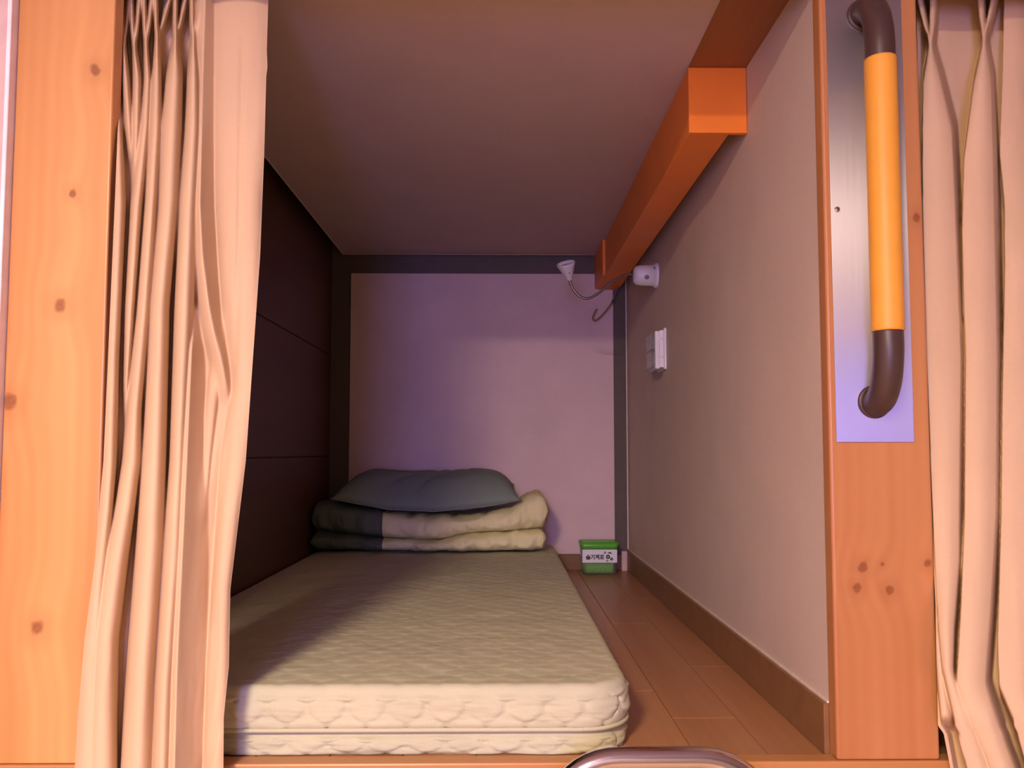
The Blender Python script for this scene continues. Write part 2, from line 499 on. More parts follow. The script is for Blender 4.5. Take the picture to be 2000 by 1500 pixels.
struct('trim_6', bx(rb.x, XR - 0.0095, YB - 0.035, YB - 0.0095, 0.0, 0.075, 0.002, 1), 'plaster_pink')

# ------------------------------------------------------------------ corridor the photo is taken from
struct('floor_corridor', bx(CX0, CX1, CORR_Y, YF, CORR_Z0 - 0.05, CORR_Z0), 'corridor_floor')
struct('ceiling_corridor', bx(CX0, CX1, CORR_Y, YF, CORR_Z1, CORR_Z1 + 0.05), 'corridor_paint')
struct('wall_corridor_left', bx(CX0 - 0.05, CX0, CORR_Y, YF, CORR_Z0, CORR_Z1), 'corridor_paint')
struct('wall_corridor_right', bx(CX1, CX1 + 0.05, CORR_Y, YF, CORR_Z0, CORR_Z1), 'corridor_paint')
struct('wall_corridor_rear', bx(CX0 - 0.05, CX1 + 0.05, CORR_Y - 0.05, CORR_Y, CORR_Z0, CORR_Z1), 'corridor_paint')
LP0 = P(3, 885, YF).x; LP1 = P(198, 885, YF).x
RP0 = P(1621, 885, YF).x; RP1 = P(1818, 885, YF).x
struct('wall_front_left', bx(CX0 - 0.05, LP0 - 0.008, YF - 0.012, YI, CORR_Z0, CORR_Z1), 'plaster_pink')
struct('trim_7', bx(LP0 - 0.0075, LP0 - 0.001, YF - 0.016, YI, CORR_Z0, CORR_Z1, 0.001, 1), 'white_strip')
struct('wall_front_lower', bx(LP0, CX1 + 0.05, YF + 0.004, YI, CORR_Z0, -0.16), 'corridor_paint')
struct('wall_front_upper', bx(LP0, CX1 + 0.05, YF + 0.004, YI, H + 0.1305, CORR_Z1), 'corridor_paint')
struct('wall_front_right', bx(1.46, CX1 + 0.05, YF, YI, -0.16, H + 0.13), 'plaster_pink')
# neighbouring bunk behind the closed curtain
struct('floor_neighbour', bx(XR + 0.03, 1.5, YI, YB, -0.05, 0.0), 'baseboard')
struct('ceiling_neighbour', bx(XR + 0.03, 1.5, YI, YB, H, H + 0.03), 'ceiling_beige')
struct('wall_neighbour_back', bx(XR + 0.03, 1.5, YB, YB + 0.03, -0.02, TOPZ), 'wall_beige')
struct('wall_neighbour_right', bx(1.46, 1.5, YI, YB, -0.02, TOPZ), 'wall_beige')

# cool window opposite
wx0, wx1, wz0, wz1 = -0.45, -0.10, CZ - 0.30, CZ + 0.42
win = struct('window_1', bx(wx0, wx1, CORR_Y, CORR_Y + 0.006, wz0, wz1), 'window_glow')
for (a, b_, c, d) in ((wx0 - 0.05, wx0, wz0 - 0.05, wz1 + 0.05), (wx1, wx1 + 0.05, wz0 - 0.05, wz1 + 0.05), (wx0, wx1, wz0 - 0.05, wz0), (wx0, wx1, wz1, wz1 + 0.05)):
    obj('window_frame', bx(a, b_, CORR_Y, CORR_Y + 0.03, c, d, 0.002, 1), 'white_strip', win)

# corridor ceiling lamp
cl = thing('ceiling_light', 'round warm ceiling lamp in the corridor behind the viewpoint', 'lamp', LAMP)
obj('lamp_rim', lathe([(0.0, 0.235), (0.03, 0.235), (0.033, 0.23), (0.033, 0.222), (0.026, 0.222)], (0, 0, 0.035), (0, 0, -1), 48), 'white_plastic', cl, True)
obj('diffuser', lathe([(0.0, 0.2215), (0.02, 0.2215), (0.028, 0.20), (0.03, 0.0)], (0, 0, 0.035), (0, 0, -1), 48), 'lamp_glow', cl, True)

# ------------------------------------------------------------------ wooden front: posts and rail
def knots_px(lst):
    out = []
    for (px, py, r) in lst:
        q = P(px, py, YF)
        out.append((q.x, q.z, r / F_PX * YF))
    return out
M['pine_left'] = wood('pine_left', PINE_L, PINE_D, knots_px([(185, 138, 12), (142, 378, 9), (118, 595, 15), (20, 785, 17), (75, 1228, 16)]))
M['pine_right'] = wood('pine_right', (0.55, 0.255, 0.095), (0.40, 0.145, 0.045), knots_px([(1684, 1108, 11), (1724, 1102, 5), (1675, 1147, 11), (1737, 1154, 10), (1812, 1099, 9), (1790, 425, 10)]))
M['pine_rail'] = wood('pine_rail', (0.56, 0.27, 0.09), (0.40, 0.16, 0.045), axis='X')
tag(obj('wooden_post', bx(LP0, LP1, YF, YI, RAIL_Z, H + 0.13, 0.003, 3), 'pine_left'), 'knotty pine post at the left behind the gathered curtain', 'post')
tag(obj('wooden_post', bx(RP0, RP1, YF, YI, RAIL_Z, H + 0.13, 0.004, 3), 'pine_right'), 'knotty pine post that carries the steel plate and orange grab handle', 'post')
tag(obj('wooden_rail', bx(LP0, 1.46, YF - 0.002, YI, -0.16, RAIL_Z - 0.0005, 0.003, 2), 'pine_rail'), 'orange pine rail along the bottom edge of the bunk opening', 'rail')
tag(obj('wooden_rail', bx(LP1 + 0.001, RP0 - 0.001, YF + 0.002, YI, CZ + 0.735, H + 0.13, 0.003, 2), 'pine_rail'), 'pine rail over the top of the bunk opening', 'rail')

tag(obj('wooden_rail', bx(RP1 + 0.001, 1.46, YF + 0.002, YI, CZ + 0.735, H + 0.13, 0.003, 2), 'pine_rail'), 'pine rail over the curtain to the right of the steel plate post', 'rail')

# ------------------------------------------------------------------ beam
BZ0 = P(1346, 257, YBEAM).z
BX1 = P(1428, 257, YBEAM).x
t = thing('ceiling_beam', 'bright orange boxed beam running along the ceiling by the right wall', 'beam', (BX0, YBEAM, BZ0))
obj('beam_body', bx(BX0, BX1, YBEAM + 0.012, YB - 0.001, BZ0 + 0.001, H - 0.0005, 0.001, 1), 'orange', t)
obj('end_board', bx(BX0 - 0.002, XR - 0.001, YBEAM, YBEAM + 0.0125, BZ0 - 0.002, H - 0.0035, 0.001, 1), 'orange', t)
bk = P(1178, 462, 3.0)
obj('end_bracket', bx(BX0 - 0.010, BX1 + 0.004, 3.0, YB - 0.001, BZ0 + 0.004, H - 0.0005, 0.001, 1), 'orange', t)
adopt(t)

# ------------------------------------------------------------------ mattress
def clamshell(s, tt, wd, ht):
    """fish-scale quilting: 0 in the stitched grooves, 1 on the pillows"""
    R_ = wd * 0.5
    best = np.full(s.shape, -1.0)
    val = np.zeros(s.shape)
    row0 = np.floor(tt / ht)
    done = np.zeros(s.shape, bool)
    for dk in range(1, -4, -1):
        row = row0 + dk
        off = (np.mod(row, 2)) * wd * 0.5
        cx = np.round((s - off) / wd) * wd + off
        d = np.hypot(s - cx, (tt - row * ht) * (wd / (2.0 * ht)) * 0.5 / 0.5)
        inside = (d < R_) & ~done
        e = np.clip((R_ - d) / (R_ * 0.30), 0, 1)
        lean = np.clip(0.72 + 0.55 * (row * ht - tt) / R_, 0.25, 1.2)
        val[inside] = (np.sqrt(1 - (1 - e) ** 2) * lean)[inside]
        done |= inside
    return val

def cushion(x0, x1, y0, y1, z0, z1, Rp, r, step, wd, ht, amp_top, amp_side, seed, wob=0.0):
    """rounded quilted slab, dense grid; returns mesh"""
    hx, hy = (x1 - x0) / 2, (y1 - y0) / 2
    cx, cy = (x0 + x1) / 2, (y0 + y1) / 2
    def lines(h, n):
        base = np.linspace(-h + r, h - r, n)
        edge = h - r + r * np.sin(np.linspace(0, math.pi / 2, 6))[1:]
        return np.concatenate([-edge[::-1], base, edge])
    gx = lines(hx, int((2 * hx) / step)); gy = lines(hy, int((2 * hy) / step))
    # non-uniform: finer near the front
    X, Y = np.meshgrid(gx, gy)
    def plan(X, Y):
        ax, ay = np.abs(X) - (hx - Rp), np.abs(Y) - (hy - Rp)
        m = (ax > 0) & (ay > 0)
        a, b_ = np.where(m, ax, 1), np.where(m, ay, 1)
        sc = np.maximum(a, b_) / np.hypot(a, b_)
        Xn = np.where(m, np.sign(X) * (hx - Rp + a * sc), X); Yn = np.where(m, np.sign(Y) * (hy - Rp + b_ * sc), Y)
        return Xn, Yn
    d = np.minimum(hx - np.abs(X), hy - np.abs(Y))
    dz = np.where(d < r, r - np.sqrt(np.maximum(r * r - (r - np.minimum(d, r)) ** 2, 0)), 0)
    Xn, Yn = plan(X, Y)
    nz = np.clip(d / r, 0, 1)
    top = np.stack([Xn, Yn, z1 - dz], -1)
    q = clamshell(X + 0.013, Y, wd, ht)
    wr_ = smooth_noise(X.shape, (18, 14), seed, 3) * 0.0016
    top[..., 2] += q * amp_top * (0.35 + 0.65 * nz) + wr_ * np.clip(d / 0.05, 0, 1)
    # outward push on the rounded rim
    rim = np.clip(1 - d / r, 0, 1) * np.clip(q, 0, 1) * amp_side
    nrm = np.stack([Xn, Yn], -1)
    # perimeter walk for side walls
    R_, K = X.shape
    per = [(0, j) for j in range(K)] + [(i, K - 1) for i in range(1, R_)] + [(R_ - 1, j) for j in range(K - 2, -1, -1)] + [(i, 0) for i in range(R_ - 2, 0, -1)]
    pi = np.array([p[0] for p in per]); pj = np.array([p[1] for p in per])
    px_, py_ = Xn[pi, pj], Yn[pi, pj]
    tx = np.roll(px_, -1) - np.roll(px_, 1); ty = np.roll(py_, -1) - np.roll(py_, 1)
    ln = np.hypot(tx, ty) + 1e-9
    ox, oy = ty / ln, -tx / ln
    s = np.concatenate([[0], np.cumsum(np.hypot(np.diff(px_), np.diff(py_)))])
    nside = max(6, int((z1 - z0 - 2 * r) / (step * 0.5)) + 2)
    zz = np.concatenate([np.linspace(z1 - r, z0 + r, nside)[1:], z0 + r - r * np.sin(np.linspace(0, math.pi / 2, 5))[1:]])
    inset = np.concatenate([np.zeros(nside - 1), r - r * np.cos(np.linspace(0, math.pi / 2, 5))[1:]])
    S, Z = np.meshgrid(s, zz)
    qs = clamshell(S, Z * 1.0 + 0.011, wd, ht)
    ws = smooth_noise(S.shape, (4, 12), seed + 5, 3) * wob
    fall = np.clip((z1 - r - Z) / 0.006, 0, 1)
    push = (qs * amp_side + ws) * fall - inset[:, None]
    side = np.stack([px_[None] + ox[None] * push, py_[None] + oy[None] * push, Z + 0 * push], -1)
    verts = np.concatenate([top.reshape(-1, 3), side.reshape(-1, 3)])
    verts[:, 0] += cx; verts[:, 1] += cy
    idx = np.arange(R_ * K).reshape(R_, K)
    f = [np.stack([idx[:-1, :-1].ravel(), idx[:-1, 1:].ravel(), idx[1:, 1:].ravel(), idx[1:, :-1].ravel()], 1)]
    n = len(per); base = R_ * K
    ring = idx[pi, pj]
    for k in range(len(zz)):
        cur = base + k * n + np.arange(n)
        f.append(np.stack([ring, cur, np.roll(cur, -1), np.roll(ring, -1)], 1))
        ring = cur
    me = bpy.data.meshes.new('cushion')
    faces = np.concatenate(f).tolist()
    faces.append(ring[::-1].tolist())
    me.from_pydata(verts.tolist(), [], faces)
    me.validate()
    return me

MX0, MX1 = XL + 0.006, P(1224, 1375, 1.34).x
MY0, MY1 = YI + 0.008, YB - 0.015
t = thing('folding_mattress', 'cream quilted mattress laid on the bunk floor along the left wall', 'mattress', ((MX0 + MX1) / 2, MY0, 0.0))
obj('quilted_cover', cushion(MX0, MX1, MY0, MY1, 0.038, 0.102, 0.075, 0.011, 0.0042, 0.060, 0.030, 0.0017, 0.0062, 3, 0.0018), 'mattress', t, True)
obj('quilted_base', cushion(MX0, MX1 - 0.006, MY0 + 0.006, MY1, 0.0, 0.035, 0.07, 0.006, 0.0045, 0.060, 0.0155, 0.0008, 0.0085, 8, 0.003), 'mattress', t, True)
# piping cord round the seam
hx, hy = (MX1 - MX0) / 2, (MY1 - MY0) / 2
pp = []
for (cx_, cy_, a0) in ((MX1 - 0.075, MY0 + 0.075, -90), (MX1 - 0.075, MY1 - 0.075, 0), (MX0 + 0.075, MY1 - 0.075, 90), (MX0 + 0.075, MY0 + 0.075, 180)):
    for k in range(9):
        an = math.radians(a0 + k * 90 / 8)
        pp.append((cx_ + 0.077 * math.cos(an), cy_ + 0.077 * math.sin(an), 0.0385))
pp.append(pp[0])
obj('piping', tube(bmesh.new(), pp, 0.0034, 8, False), 'mattress', t, True)
adopt(t)

# ------------------------------------------------------------------ duvet
def interp(xs, pts):
    p = np.array(pts, float)
    return np.interp(xs, p[:, 0], p[:, 1])

def fold_layer(x0, x1, ztop, zbot, yfront, yback, seed, nx=240, nprof=56):
    """thick folded layer: superellipse section swept along x"""
    xs = np.linspace(x0, x1, nx)
    th = np.linspace(0, 2 * math.pi, nprof, endpoint=False)
    V = np.zeros((nx, nprof, 3))
    no = smooth_noise((nx, nprof), (11, 8), seed, 4)
    no2 = smooth_noise((nx, nprof), (40, 30), seed + 1, 2)
    no[:, -6:] = no[:, -6:] * np.linspace(1, 0, 6) + no[:, :1] * np.linspace(0, 1, 6)
    no2[:, -6:] = no2[:, -6:] * np.linspace(1, 0, 6) + no2[:, :1] * np.linspace(0, 1, 6)
    c, s = np.cos(th), np.sin(th)
    e = 0.55
    cc = np.sign(c) * np.abs(c) ** e; ss = np.sign(s) * np.abs(s) ** (e * 1.3)
    for i, x in enumerate(xs):
        u = min(x - x0, x1 - x)
        k = min(1.0, u / 0.018)
        k = math.sqrt(max(1 - (1 - k) ** 2, 0.0)) * 0.88 + 0.12 if k < 1 else 1.0
        zt, zb = ztop(x), zbot(x)
        zc, hz = (zt + zb) / 2, (zt - zb) / 2
        yc, hy_ = (yfront(x) + yback) / 2, (yback - yfront(x)) / 2
        V[i, :, 0] = x
        V[i, :, 1] = yc + hy_ * cc * (0.93 + 0.07 * k)
        V[i, :, 2] = zc + hz * ss * k
    wgt = np.clip(-cc, 0, 1) ** 0.5
    V[:, :, 1] += (no * 0.0105 + no2 * 0.010) * wgt[None]
    V[:, :, 2] += no * 0.0062 * (0.3 + 0.7 * np.abs(ss))[None] * np.where(ss > -0.3, 1, 0.3)[None]
    V[:, :, 0] += no2 * 0.004 + no * 0.006 * np.clip((xs - x1 + 0.06) / 0.06, 0, 1)[:, None]
    return V

def split_sweep(V, cut, parent, nm):
    def cap(A, rev):
        me = grid_mesh(nm, A, True)
        return me
    for A, mat, part in ((V[:cut + 1], 'duvet_grey', 'grey_panel'), (V[cut:], 'duvet_cream', 'cream_panel')):
        bm = bmesh.new(); bm.from_mesh(cap(A, False))
        bmesh.ops.holes_fill(bm, edges=[e_ for e_ in bm.edges if e_.is_boundary], sides=0)
        obj(part, bm, mat, parent, True)

DX0, DX1 = XL + 0.012, P(1068, 1060, 2.95).x
DYF = 2.915
split_x = P(744, 1030, DYF).x
t = thing('folded_duvet', 'folded duvet, grey on the left and cream on the right, at the mattress end', 'duvet', ((DX0 + DX1) / 2, 3.08, 0.105))
def zmid(x):    # seam between the two layers
    return float(np.interp(x, [P(p, 1040, DYF).x for p in (605, 745, 850, 930, 1060)], [P(800, q, DYF).z for q in (1040, 1054, 1058, 1043, 1036)]))
def ztop2(x):
    return float(np.interp(x, [P(p, 1000, 2.98).x for p in (605, 640, 700, 800, 900, 1000, 1030, 1050, 1070)], [P(800, q, 2.98).z for q in (983, 977, 988, 1004, 1006, 992, 968, 958, 964)]))
V1 = fold_layer(DX0, DX1 - 0.004, lambda x: zmid(x) + 0.0035, lambda x: 0.1085, lambda x: DYF + 0.004 + 0.01 * math.sin(x * 9), YB - 0.014, 21)
V2 = fold_layer(DX0 - 0.006, DX1, ztop2, lambda x: zmid(x) - 0.0015, lambda x: DYF + 0.006 * math.sin(x * 7 + 1), YB - 0.014, 33)
for V in (V1, V2):
    cut = int(np.argmin(np.abs(V[:, 0, 0] - split_x)))
    split_sweep(V, cut, t, 'duvet')
adopt(t)

# ------------------------------------------------------------------ pillow
nu, nv = 90, 60
u = np.linspace(-1, 1, nu)[:, None]; v = np.linspace(-1, 1, nv)[None, :]
U = u + 0 * v; Vv = v + 0 * u
pl = P(650, 972, 2.95); pr = P(1018, 976, 2.95)
pcx, phx = (pl.x + pr.x) / 2, (pr.x - pl.x) / 2
px_ = pcx + phx * U * (1 - 0.045 * (1 - np.abs(U)) * 0 - 0.05 * (1 - Vv ** 2)) - 0.012 * (Vv + 1) * U
py_ = 3.085 + 0.165 * Vv * (1 - 0.08 * (1 - U ** 2))
sag = np.interp(px_, [P(p, 980, 2.93).x for p in (650, 700, 760, 850, 950, 1018)], [P(800, q, 2.93).z for q in (974, 984, 995, 999, 989, 976)])
edge = sag + 0.048 * (Vv + 1) / 2
prof = np.clip(1 - np.abs(U) ** 5.0, 0, 1) ** 0.62 * np.clip(1 - np.abs(Vv) ** 2.6, 0, 1) ** 0.6
nz_ = smooth_noise((nu, nv), (16, 12), 5, 3)
# long diagonal creases
cre = np.exp(-((U - 0.15 - 0.35 * Vv) / 0.05) ** 2) * 0.008 + np.exp(-((U + 0.1 - 0.5 * Vv) / 0.06) ** 2) * 0.006 + np.exp(-((U - 0.55 + 0.3 * Vv) / 0.05) ** 2) * 0.005
zt = edge + 0.108 * prof + nz_ * 0.0045 * prof - cre * prof
zb = edge - 0.003 * prof
top = np.stack([px_, py_, zt], -1); bot = np.stack([px_, py_, zb], -1)
bm = bmesh.new()
tv = [[bm.verts.new(top[i, j]) for j in range(nv)] for i in range(nu)]
bv = [[bm.verts.new(bot[i, j]) if 0 < i < nu - 1 and 0 < j < nv - 1 else tv[i][j] for j in range(nv)] for i in range(nu)]
for i in range(nu - 1):
    for j in range(nv - 1):
        bm.faces.new((tv[i][j], tv[i + 1][j], tv[i + 1][j + 1], tv[i][j + 1]))
        try: bm.faces.new((bv[i][j + 1], bv[i + 1][j + 1], bv[i + 1][j], bv[i][j]))
        except ValueError: pass
t = thing('pillow', 'plump grey pillow lying on top of the folded duvet', 'pillow', (pcx, 3.085, float(sag.min())))
obj('pillow_body', bm, 'pillow', t, True)
bm = bmesh.new()
loop = [tuple(top[i, 0]) for i in range(nu)] + [tuple(top[-1, j]) for j in range(1, nv)] + [tuple(top[i, -1]) for i in range(nu - 2, -1, -1)] + [tuple(top[0, j]) for j in range(nv - 2, -1, -1)]
obj('seam', tube(bm, loop[::3] + [loop[-1]], 0.0025, 6, False), 'pillow', t, True)
adopt(t)

# ------------------------------------------------------------------ curtains
def curtain(name, left, right, ridges, y0f, rows, colstep, seed, parent, noise=0.002, ramps=(), gain=1.0, skew=False, deep=0.0, deep_edge=None, adds=()):
    """cloth sheet: every row between its left and right edge, folds raised towards the corridor.
    ridges: list of [(row, centre, half width, amplitude)]"""
    ys = np.array(rows, float)
    L_ = interp(ys, left); R_ = interp(ys, right)
    n = int(np.max(R_ - L_) / colstep)
    tt = np.linspace(0, 1, n)
    px = L_[:, None] + (R_ - L_)[:, None] * tt[None]
    d = np.zeros_like(px)
    for rd in ridges:
        rd = sorted(rd)
        r0, r1 = rd[0][0], rd[-1][0]
        a = np.array(rd, float)
        c = np.interp(ys, a[:, 0], a[:, 1]); wd = np.interp(ys, a[:, 0], a[:, 2]); am = np.interp(ys, a[:, 0], a[:, 3])
        on = np.clip(np.minimum((ys - r0) / 12 + 1, (r1 - ys) / 12 + 1), 0, 1)
        tq = (px - c[:, None]) / np.maximum(wd[:, None], 0.5)
        if skew:      # each fold laps over the one on its right
            q = np.clip((tq + 1) / 0.05, 0, 1) * np.clip(1 - 0.22 * np.clip(tq, 0, 1) ** 2 - np.clip((tq - 0.70) / 0.34, 0, 2) ** 1.4, 0, 1) * (1 - 0.16 * np.clip(-tq, 0, 1) ** 2)
        else:
            q = np.clip(1 - tq ** 2, 0, 1) ** 0.55
        d = np.maximum(d, q * (am * on)[:, None] * gain)
    for rp in ramps:       # one-sided slopes: full height left of the line, falling away to its right
        a = np.array(rp, float)
        c = np.interp(ys, a[:, 0], a[:, 1]); wd = np.interp(ys, a[:, 0], a[:, 2]); am = np.interp(ys, a[:, 0], a[:, 3])
        on = ((ys >= a[0, 0]) & (ys <= a[-1, 0])).astype(float)
        tq = (px - c[:, None]) / wd[:, None]
        q = np.where(tq > 0, np.clip(1 - tq, 0, 1), np.clip(1 + (px - c[:, None]) / 24.0, 0, 1) ** 0.5)
        d = np.maximum(d, q * (am * on)[:, None])
    if deep:               # gaps between the folds reach far back
        mk = 1.0 if deep_edge is None else np.clip((interp(ys, deep_edge)[:, None] - px) / 10.0, 0, 1)
        mk = mk * np.clip((px - L_[:, None] - 6) / 8.0, 0, 1)
        d = d - deep * mk * (1 - np.clip(d / 0.022, 0, 1))
    for ad in adds:        # shallow creases and seams
        a = np.array(ad, float)
        c = np.interp(ys, a[:, 0], a[:, 1]); wd = np.interp(ys, a[:, 0], a[:, 2]); am = np.interp(ys, a[:, 0], a[:, 3])
        am = am * ((ys >= a[0, 0]) & (ys <= a[-1, 0]))
        d = d + np.exp(-((px - c[:, None]) / wd[:, None]) ** 2) * am[:, None]
    ker = np.array([1, 4, 6, 4, 1]) / 16
    for _ in range(1 if skew else 2):
        if not skew:
            dp = np.pad(d, ((0, 0), (2, 2)), 'edge'); d = sum(dp[:, k:k + d.shape[1]] * ker[k] for k in range(5))
        dp = np.pad(d, ((2, 2), (0, 0)), 'edge'); d = sum(dp[k:k + d.shape[0], :] * ker[k] for k in range(5))
    d += smooth_noise(d.shape, (40, 34), seed, 3) * noise
    Y = y0f(ys)[:, None] - d
    V = np.zeros((*px.shape, 3))
    # rays through the traced fold lines, cut at each point's own depth
    if skew:               # the back of a gap tucks in behind the next fold
        px = px + 2.5 * np.clip(1 - d / 0.03, 0, 1.6) * np.clip((px - L_[:, None]) / 30.0, 0, 1)
    dx = (px - 1000.0) / F_PX; dy = -((ys[:, None] + 0 * px) - 750.0 - SHIFT_PX) / F_PX
    Rm = np.array(RM)
    D = np.stack([dx, dy, -np.ones_like(dx)], -1) @ Rm.T
    k = Y / D[..., 1]
    V = D * k[..., None]; V[..., 2] += CZ
    me = grid_mesh(name, V)
    o = obj(name, me, 'curtain', parent, True)
    return o

def rd(pts, amp):
    return [(y, x, w_, amp * min(1.0, w_ / 12.0) if len(q) == 0 else q[0]) for (y, x, w_, *q) in pts]

lr = []
for (pxp, pyp, a, b_) in ((242, 78, 236, 250), (262, 85, 256, 272), (285, 78, 281, 296), (307, 68, 304, 331), (343, 70, 343, 362), (377, 66, 375, 396)):
    lr.append([(-90, a - (pxp - a) * 0.9, 7, 0.022), (0, a, 6.5, 0.024), (pyp - 20, a * 0.35 + pxp * 0.65 - 1, 5.5, 0.026), (pyp, pxp - 1, 4, 0.03)])
    lr.append([(-90, b_ + (b_ - pxp) * 0.9, 7, 0.020), (0, b_, 6.5, 0.022), (pyp - 20, b_ * 0.4 + pxp * 0.6 + 1, 5, 0.026), (pyp, pxp + 1, 4, 0.03)])
lr += [
 rd([(80, 241, 4, 0.03), (150, 245, 10, 0.026), (250, 252, 9, 0.02), (300, 255, 6, 0.012), (330, 258, 2, 0.0)], 0.02),
 rd([(88, 262, 4, 0.03), (150, 268, 10, 0.027), (250, 266, 10, 0.022), (350, 262, 6, 0.012), (400, 260, 2, 0)], 0.02),
 rd([(80, 285, 4, 0.03), (150, 288, 9), (250, 283, 11), (400, 267, 13), (600, 254, 11), (750, 247, 7), (850, 245, 3, 0)], 0.026),
 rd([(70, 307, 4, 0.03), (150, 306, 11), (250, 304, 14), (400, 295, 14), (600, 281, 15), (800, 263, 16), (900, 258, 20), (1000, 243, 22), (1100, 226, 25), (1250, 206, 27), (1400, 200, 30), (1560, 198, 34)], 0.032),
 rd([(72, 343, 4, 0.03), (150, 341, 18), (250, 335, 23), (400, 329, 22), (600, 312, 21), (850, 303, 25), (1067, 293, 29), (1327, 275, 30), (1500, 268, 34), (1560, 266, 36)], 0.040),
 rd([(68, 378, 4, 0.03), (150, 378, 14), (250, 377, 18), (400, 368, 21), (600, 360, 21), (900, 348, 19), (1067, 339, 22), (1327, 322, 22), (1500, 316, 22), (1560, 314, 22)], 0.042),
 rd([(130, 229, 2, 0.0), (250, 231, 9), (400, 232, 15), (700, 219, 15), (900, 214, 15), (1000, 207, 15), (1150, 190, 18), (1300, 178, 24), (1500, 172, 28), (1560, 170, 30)], 0.026),
 # broad flat leading edge with its hem
 rd([(-90, 470, 62, 0.018), (200, 472, 60, 0.020), (400, 468, 48, 0.022), (600, 475, 42, 0.020), (760, 480, 28, 0.016), (900, 458, 28, 0.014), (1000, 448, 24, 0.016), (1150, 434, 20, 0.018), (1300, 428, 24, 0.018), (1560, 420, 26, 0.016)], 0.02),
 rd([(620, 436, 10, 0.004), (700, 425, 14, 0.010), (800, 412, 12, 0.010), (900, 402, 10, 0.008), (1000, 395, 8, 0.002)], 0.01),
]
l_left = [(-90, 240), (140, 236), (200, 235), (250, 230), (400, 224), (700, 211), (900, 202), (1000, 193), (1100, 185), (1250, 165), (1400, 152), (1500, 146), (1560, 142)]
l_right = [(-90, 527), (0, 524), (100, 521), (130, 522.5), (150, 520), (300, 516), (500, 508), (700, 494), (900, 480), (1000, 468), (1150, 450), (1300, 447), (1400, 437), (1560, 436)]
def ybase_left(y):
    return np.interp(y, [-90, 150, 250, 400, 700, 900, 1000, 1560], [1.335, 1.305, 1.284, 1.274, 1.258, 1.247, 1.228, 1.222])
rows = list(range(-36, 1561, 6))
t = thing('curtain', 'beige linen curtain gathered at the left of the bunk opening', 'curtain', (P(340, 750, 1.3).x, 1.29, RAIL_Z))
lramps = [
 [(-90, 404, 26, 0.034), (100, 397, 32, 0.040), (400, 390, 32, 0.050), (500, 395, 30, 0.050), (600, 408, 24, 0.046), (650, 418, 22, 0.042), (700, 432, 18, 0.034), (760, 444, 14, 0.020), (790, 448, 12, 0.0)],
 [(600, 382, 14, 0.020), (680, 374, 26, 0.046), (900, 364, 42, 0.056), (1150, 352, 56, 0.056), (1300, 345, 58, 0.056), (1560, 338, 60, 0.056)],
]
curtain('cloth', l_left, l_right, lr, ybase_left, rows, 1.1, 40, t, 0.0011, lramps, 1.35, False, 0.012,
        [(-90, 385), (150, 375), (400, 362), (900, 342), (1560, 308)],
        [[(60, 474, 6, 0.0), (110, 473, 6, -0.0035), (300, 470, 6, -0.003), (480, 466, 6, -0.0035), (700, 460, 7, -0.004), (780, 452, 6, 0.0)],
         [(560, 440, 9, 0.0), (640, 447, 9, -0.005), (740, 452, 8, -0.006), (800, 446, 8, 0.0)],
         [(780, 430, 10, 0.0), (880, 420, 12, 0.006), (960, 405, 12, 0.006), (1040, 392, 10, 0.0)],
         [(820, 448, 8, 0.0), (900, 440, 9, -0.005), (1000, 424, 9, -0.006), (1160, 410, 9, -0.004), (1250, 405, 9, 0.0)],
         [(1150, 424, 7, 0.0), (1260, 420, 9, -0.005), (1330, 415, 10, -0.006), (1420, 404, 9, 0.0)],
         [(1400, 428, 8, 0.0), (1440, 418, 9, -0.005), (1500, 400, 9, -0.005), (1560, 385, 9, 0.0)]])
adopt(t)

rr = []
for (pxp, pyp, a, b_) in ((1818, 82, 1797, 1823), (1922, 70, 1916, 1940), (2036, 76, 2024, 2050), (2150, 76, 2138, 2164), (2262, 76, 2250, 2276), (2370, 76, 2358, 2384)):
    rr.append([(-90, a - (pxp - a) * 0.7, 9, 0.020), (0, a, 8, 0.022), (pyp - 25, a * 0.4 + pxp * 0.6 - 1, 6.5, 0.026), (pyp, pxp - 1, 4, 0.03)])
    rr.append([(-90, b_ + (b_ - pxp) * 0.7, 9, 0.020), (0, b_, 8, 0.022), (pyp - 25, b_ * 0.4 + pxp * 0.6 + 1, 6.5, 0.026), (pyp, pxp + 1, 4, 0.03)])
rr += [
 rd([(82, 1817, 4, 0.03), (150, 1822, 20), (250, 1834, 34), (400, 1838, 38), (700, 1848, 40), (900, 1850, 34), (1100, 1853, 28), (1230, 1850, 18), (1310, 1852, 13), (1350, 1865, 16), (1400, 1884, 24), (1480, 1910, 30), (1560, 1940, 30)], 0.036),
 rd([(75, 1922, 4, 0.03), (150, 1921, 20), (300, 1915, 34), (450, 1915, 38), (700, 1921, 37), (1000, 1919, 37), (1200, 1909, 35), (1330, 1900, 34), (1380, 1915, 34), (1450, 1942, 30), (1560, 1985, 28)], 0.042),
 rd([(-90, 1985, 26, 0.010), (120, 1985, 30, 0.012), (300, 1980, 30, 0.018), (400, 1990, 30, 0.022), (500, 1997, 36), (800, 1997, 42), (1000, 1997, 44), (1250, 1992, 46), (1350, 1990, 40), (1420, 2020, 40), (1560, 2060, 40)], 0.036),
 rd([(900, 1823, 6, 0.016), (1100, 1828, 7, 0.02), (1250, 1834, 8, 0.024), (1330, 1839, 9, 0.026), (1405, 1850, 13, 0.024), (1420, 1850, 8, 0.0)], 0.02),
]
for c0 in (2075, 2150, 2225, 2300, 2372):
    rr.append(rd([(80, c0, 6, 0.02), (200, c0 + 3, 30), (600, c0 - 2, 37), (1000, c0 + 3, 36), (1560, c0 + 6, 36)], 0.036))
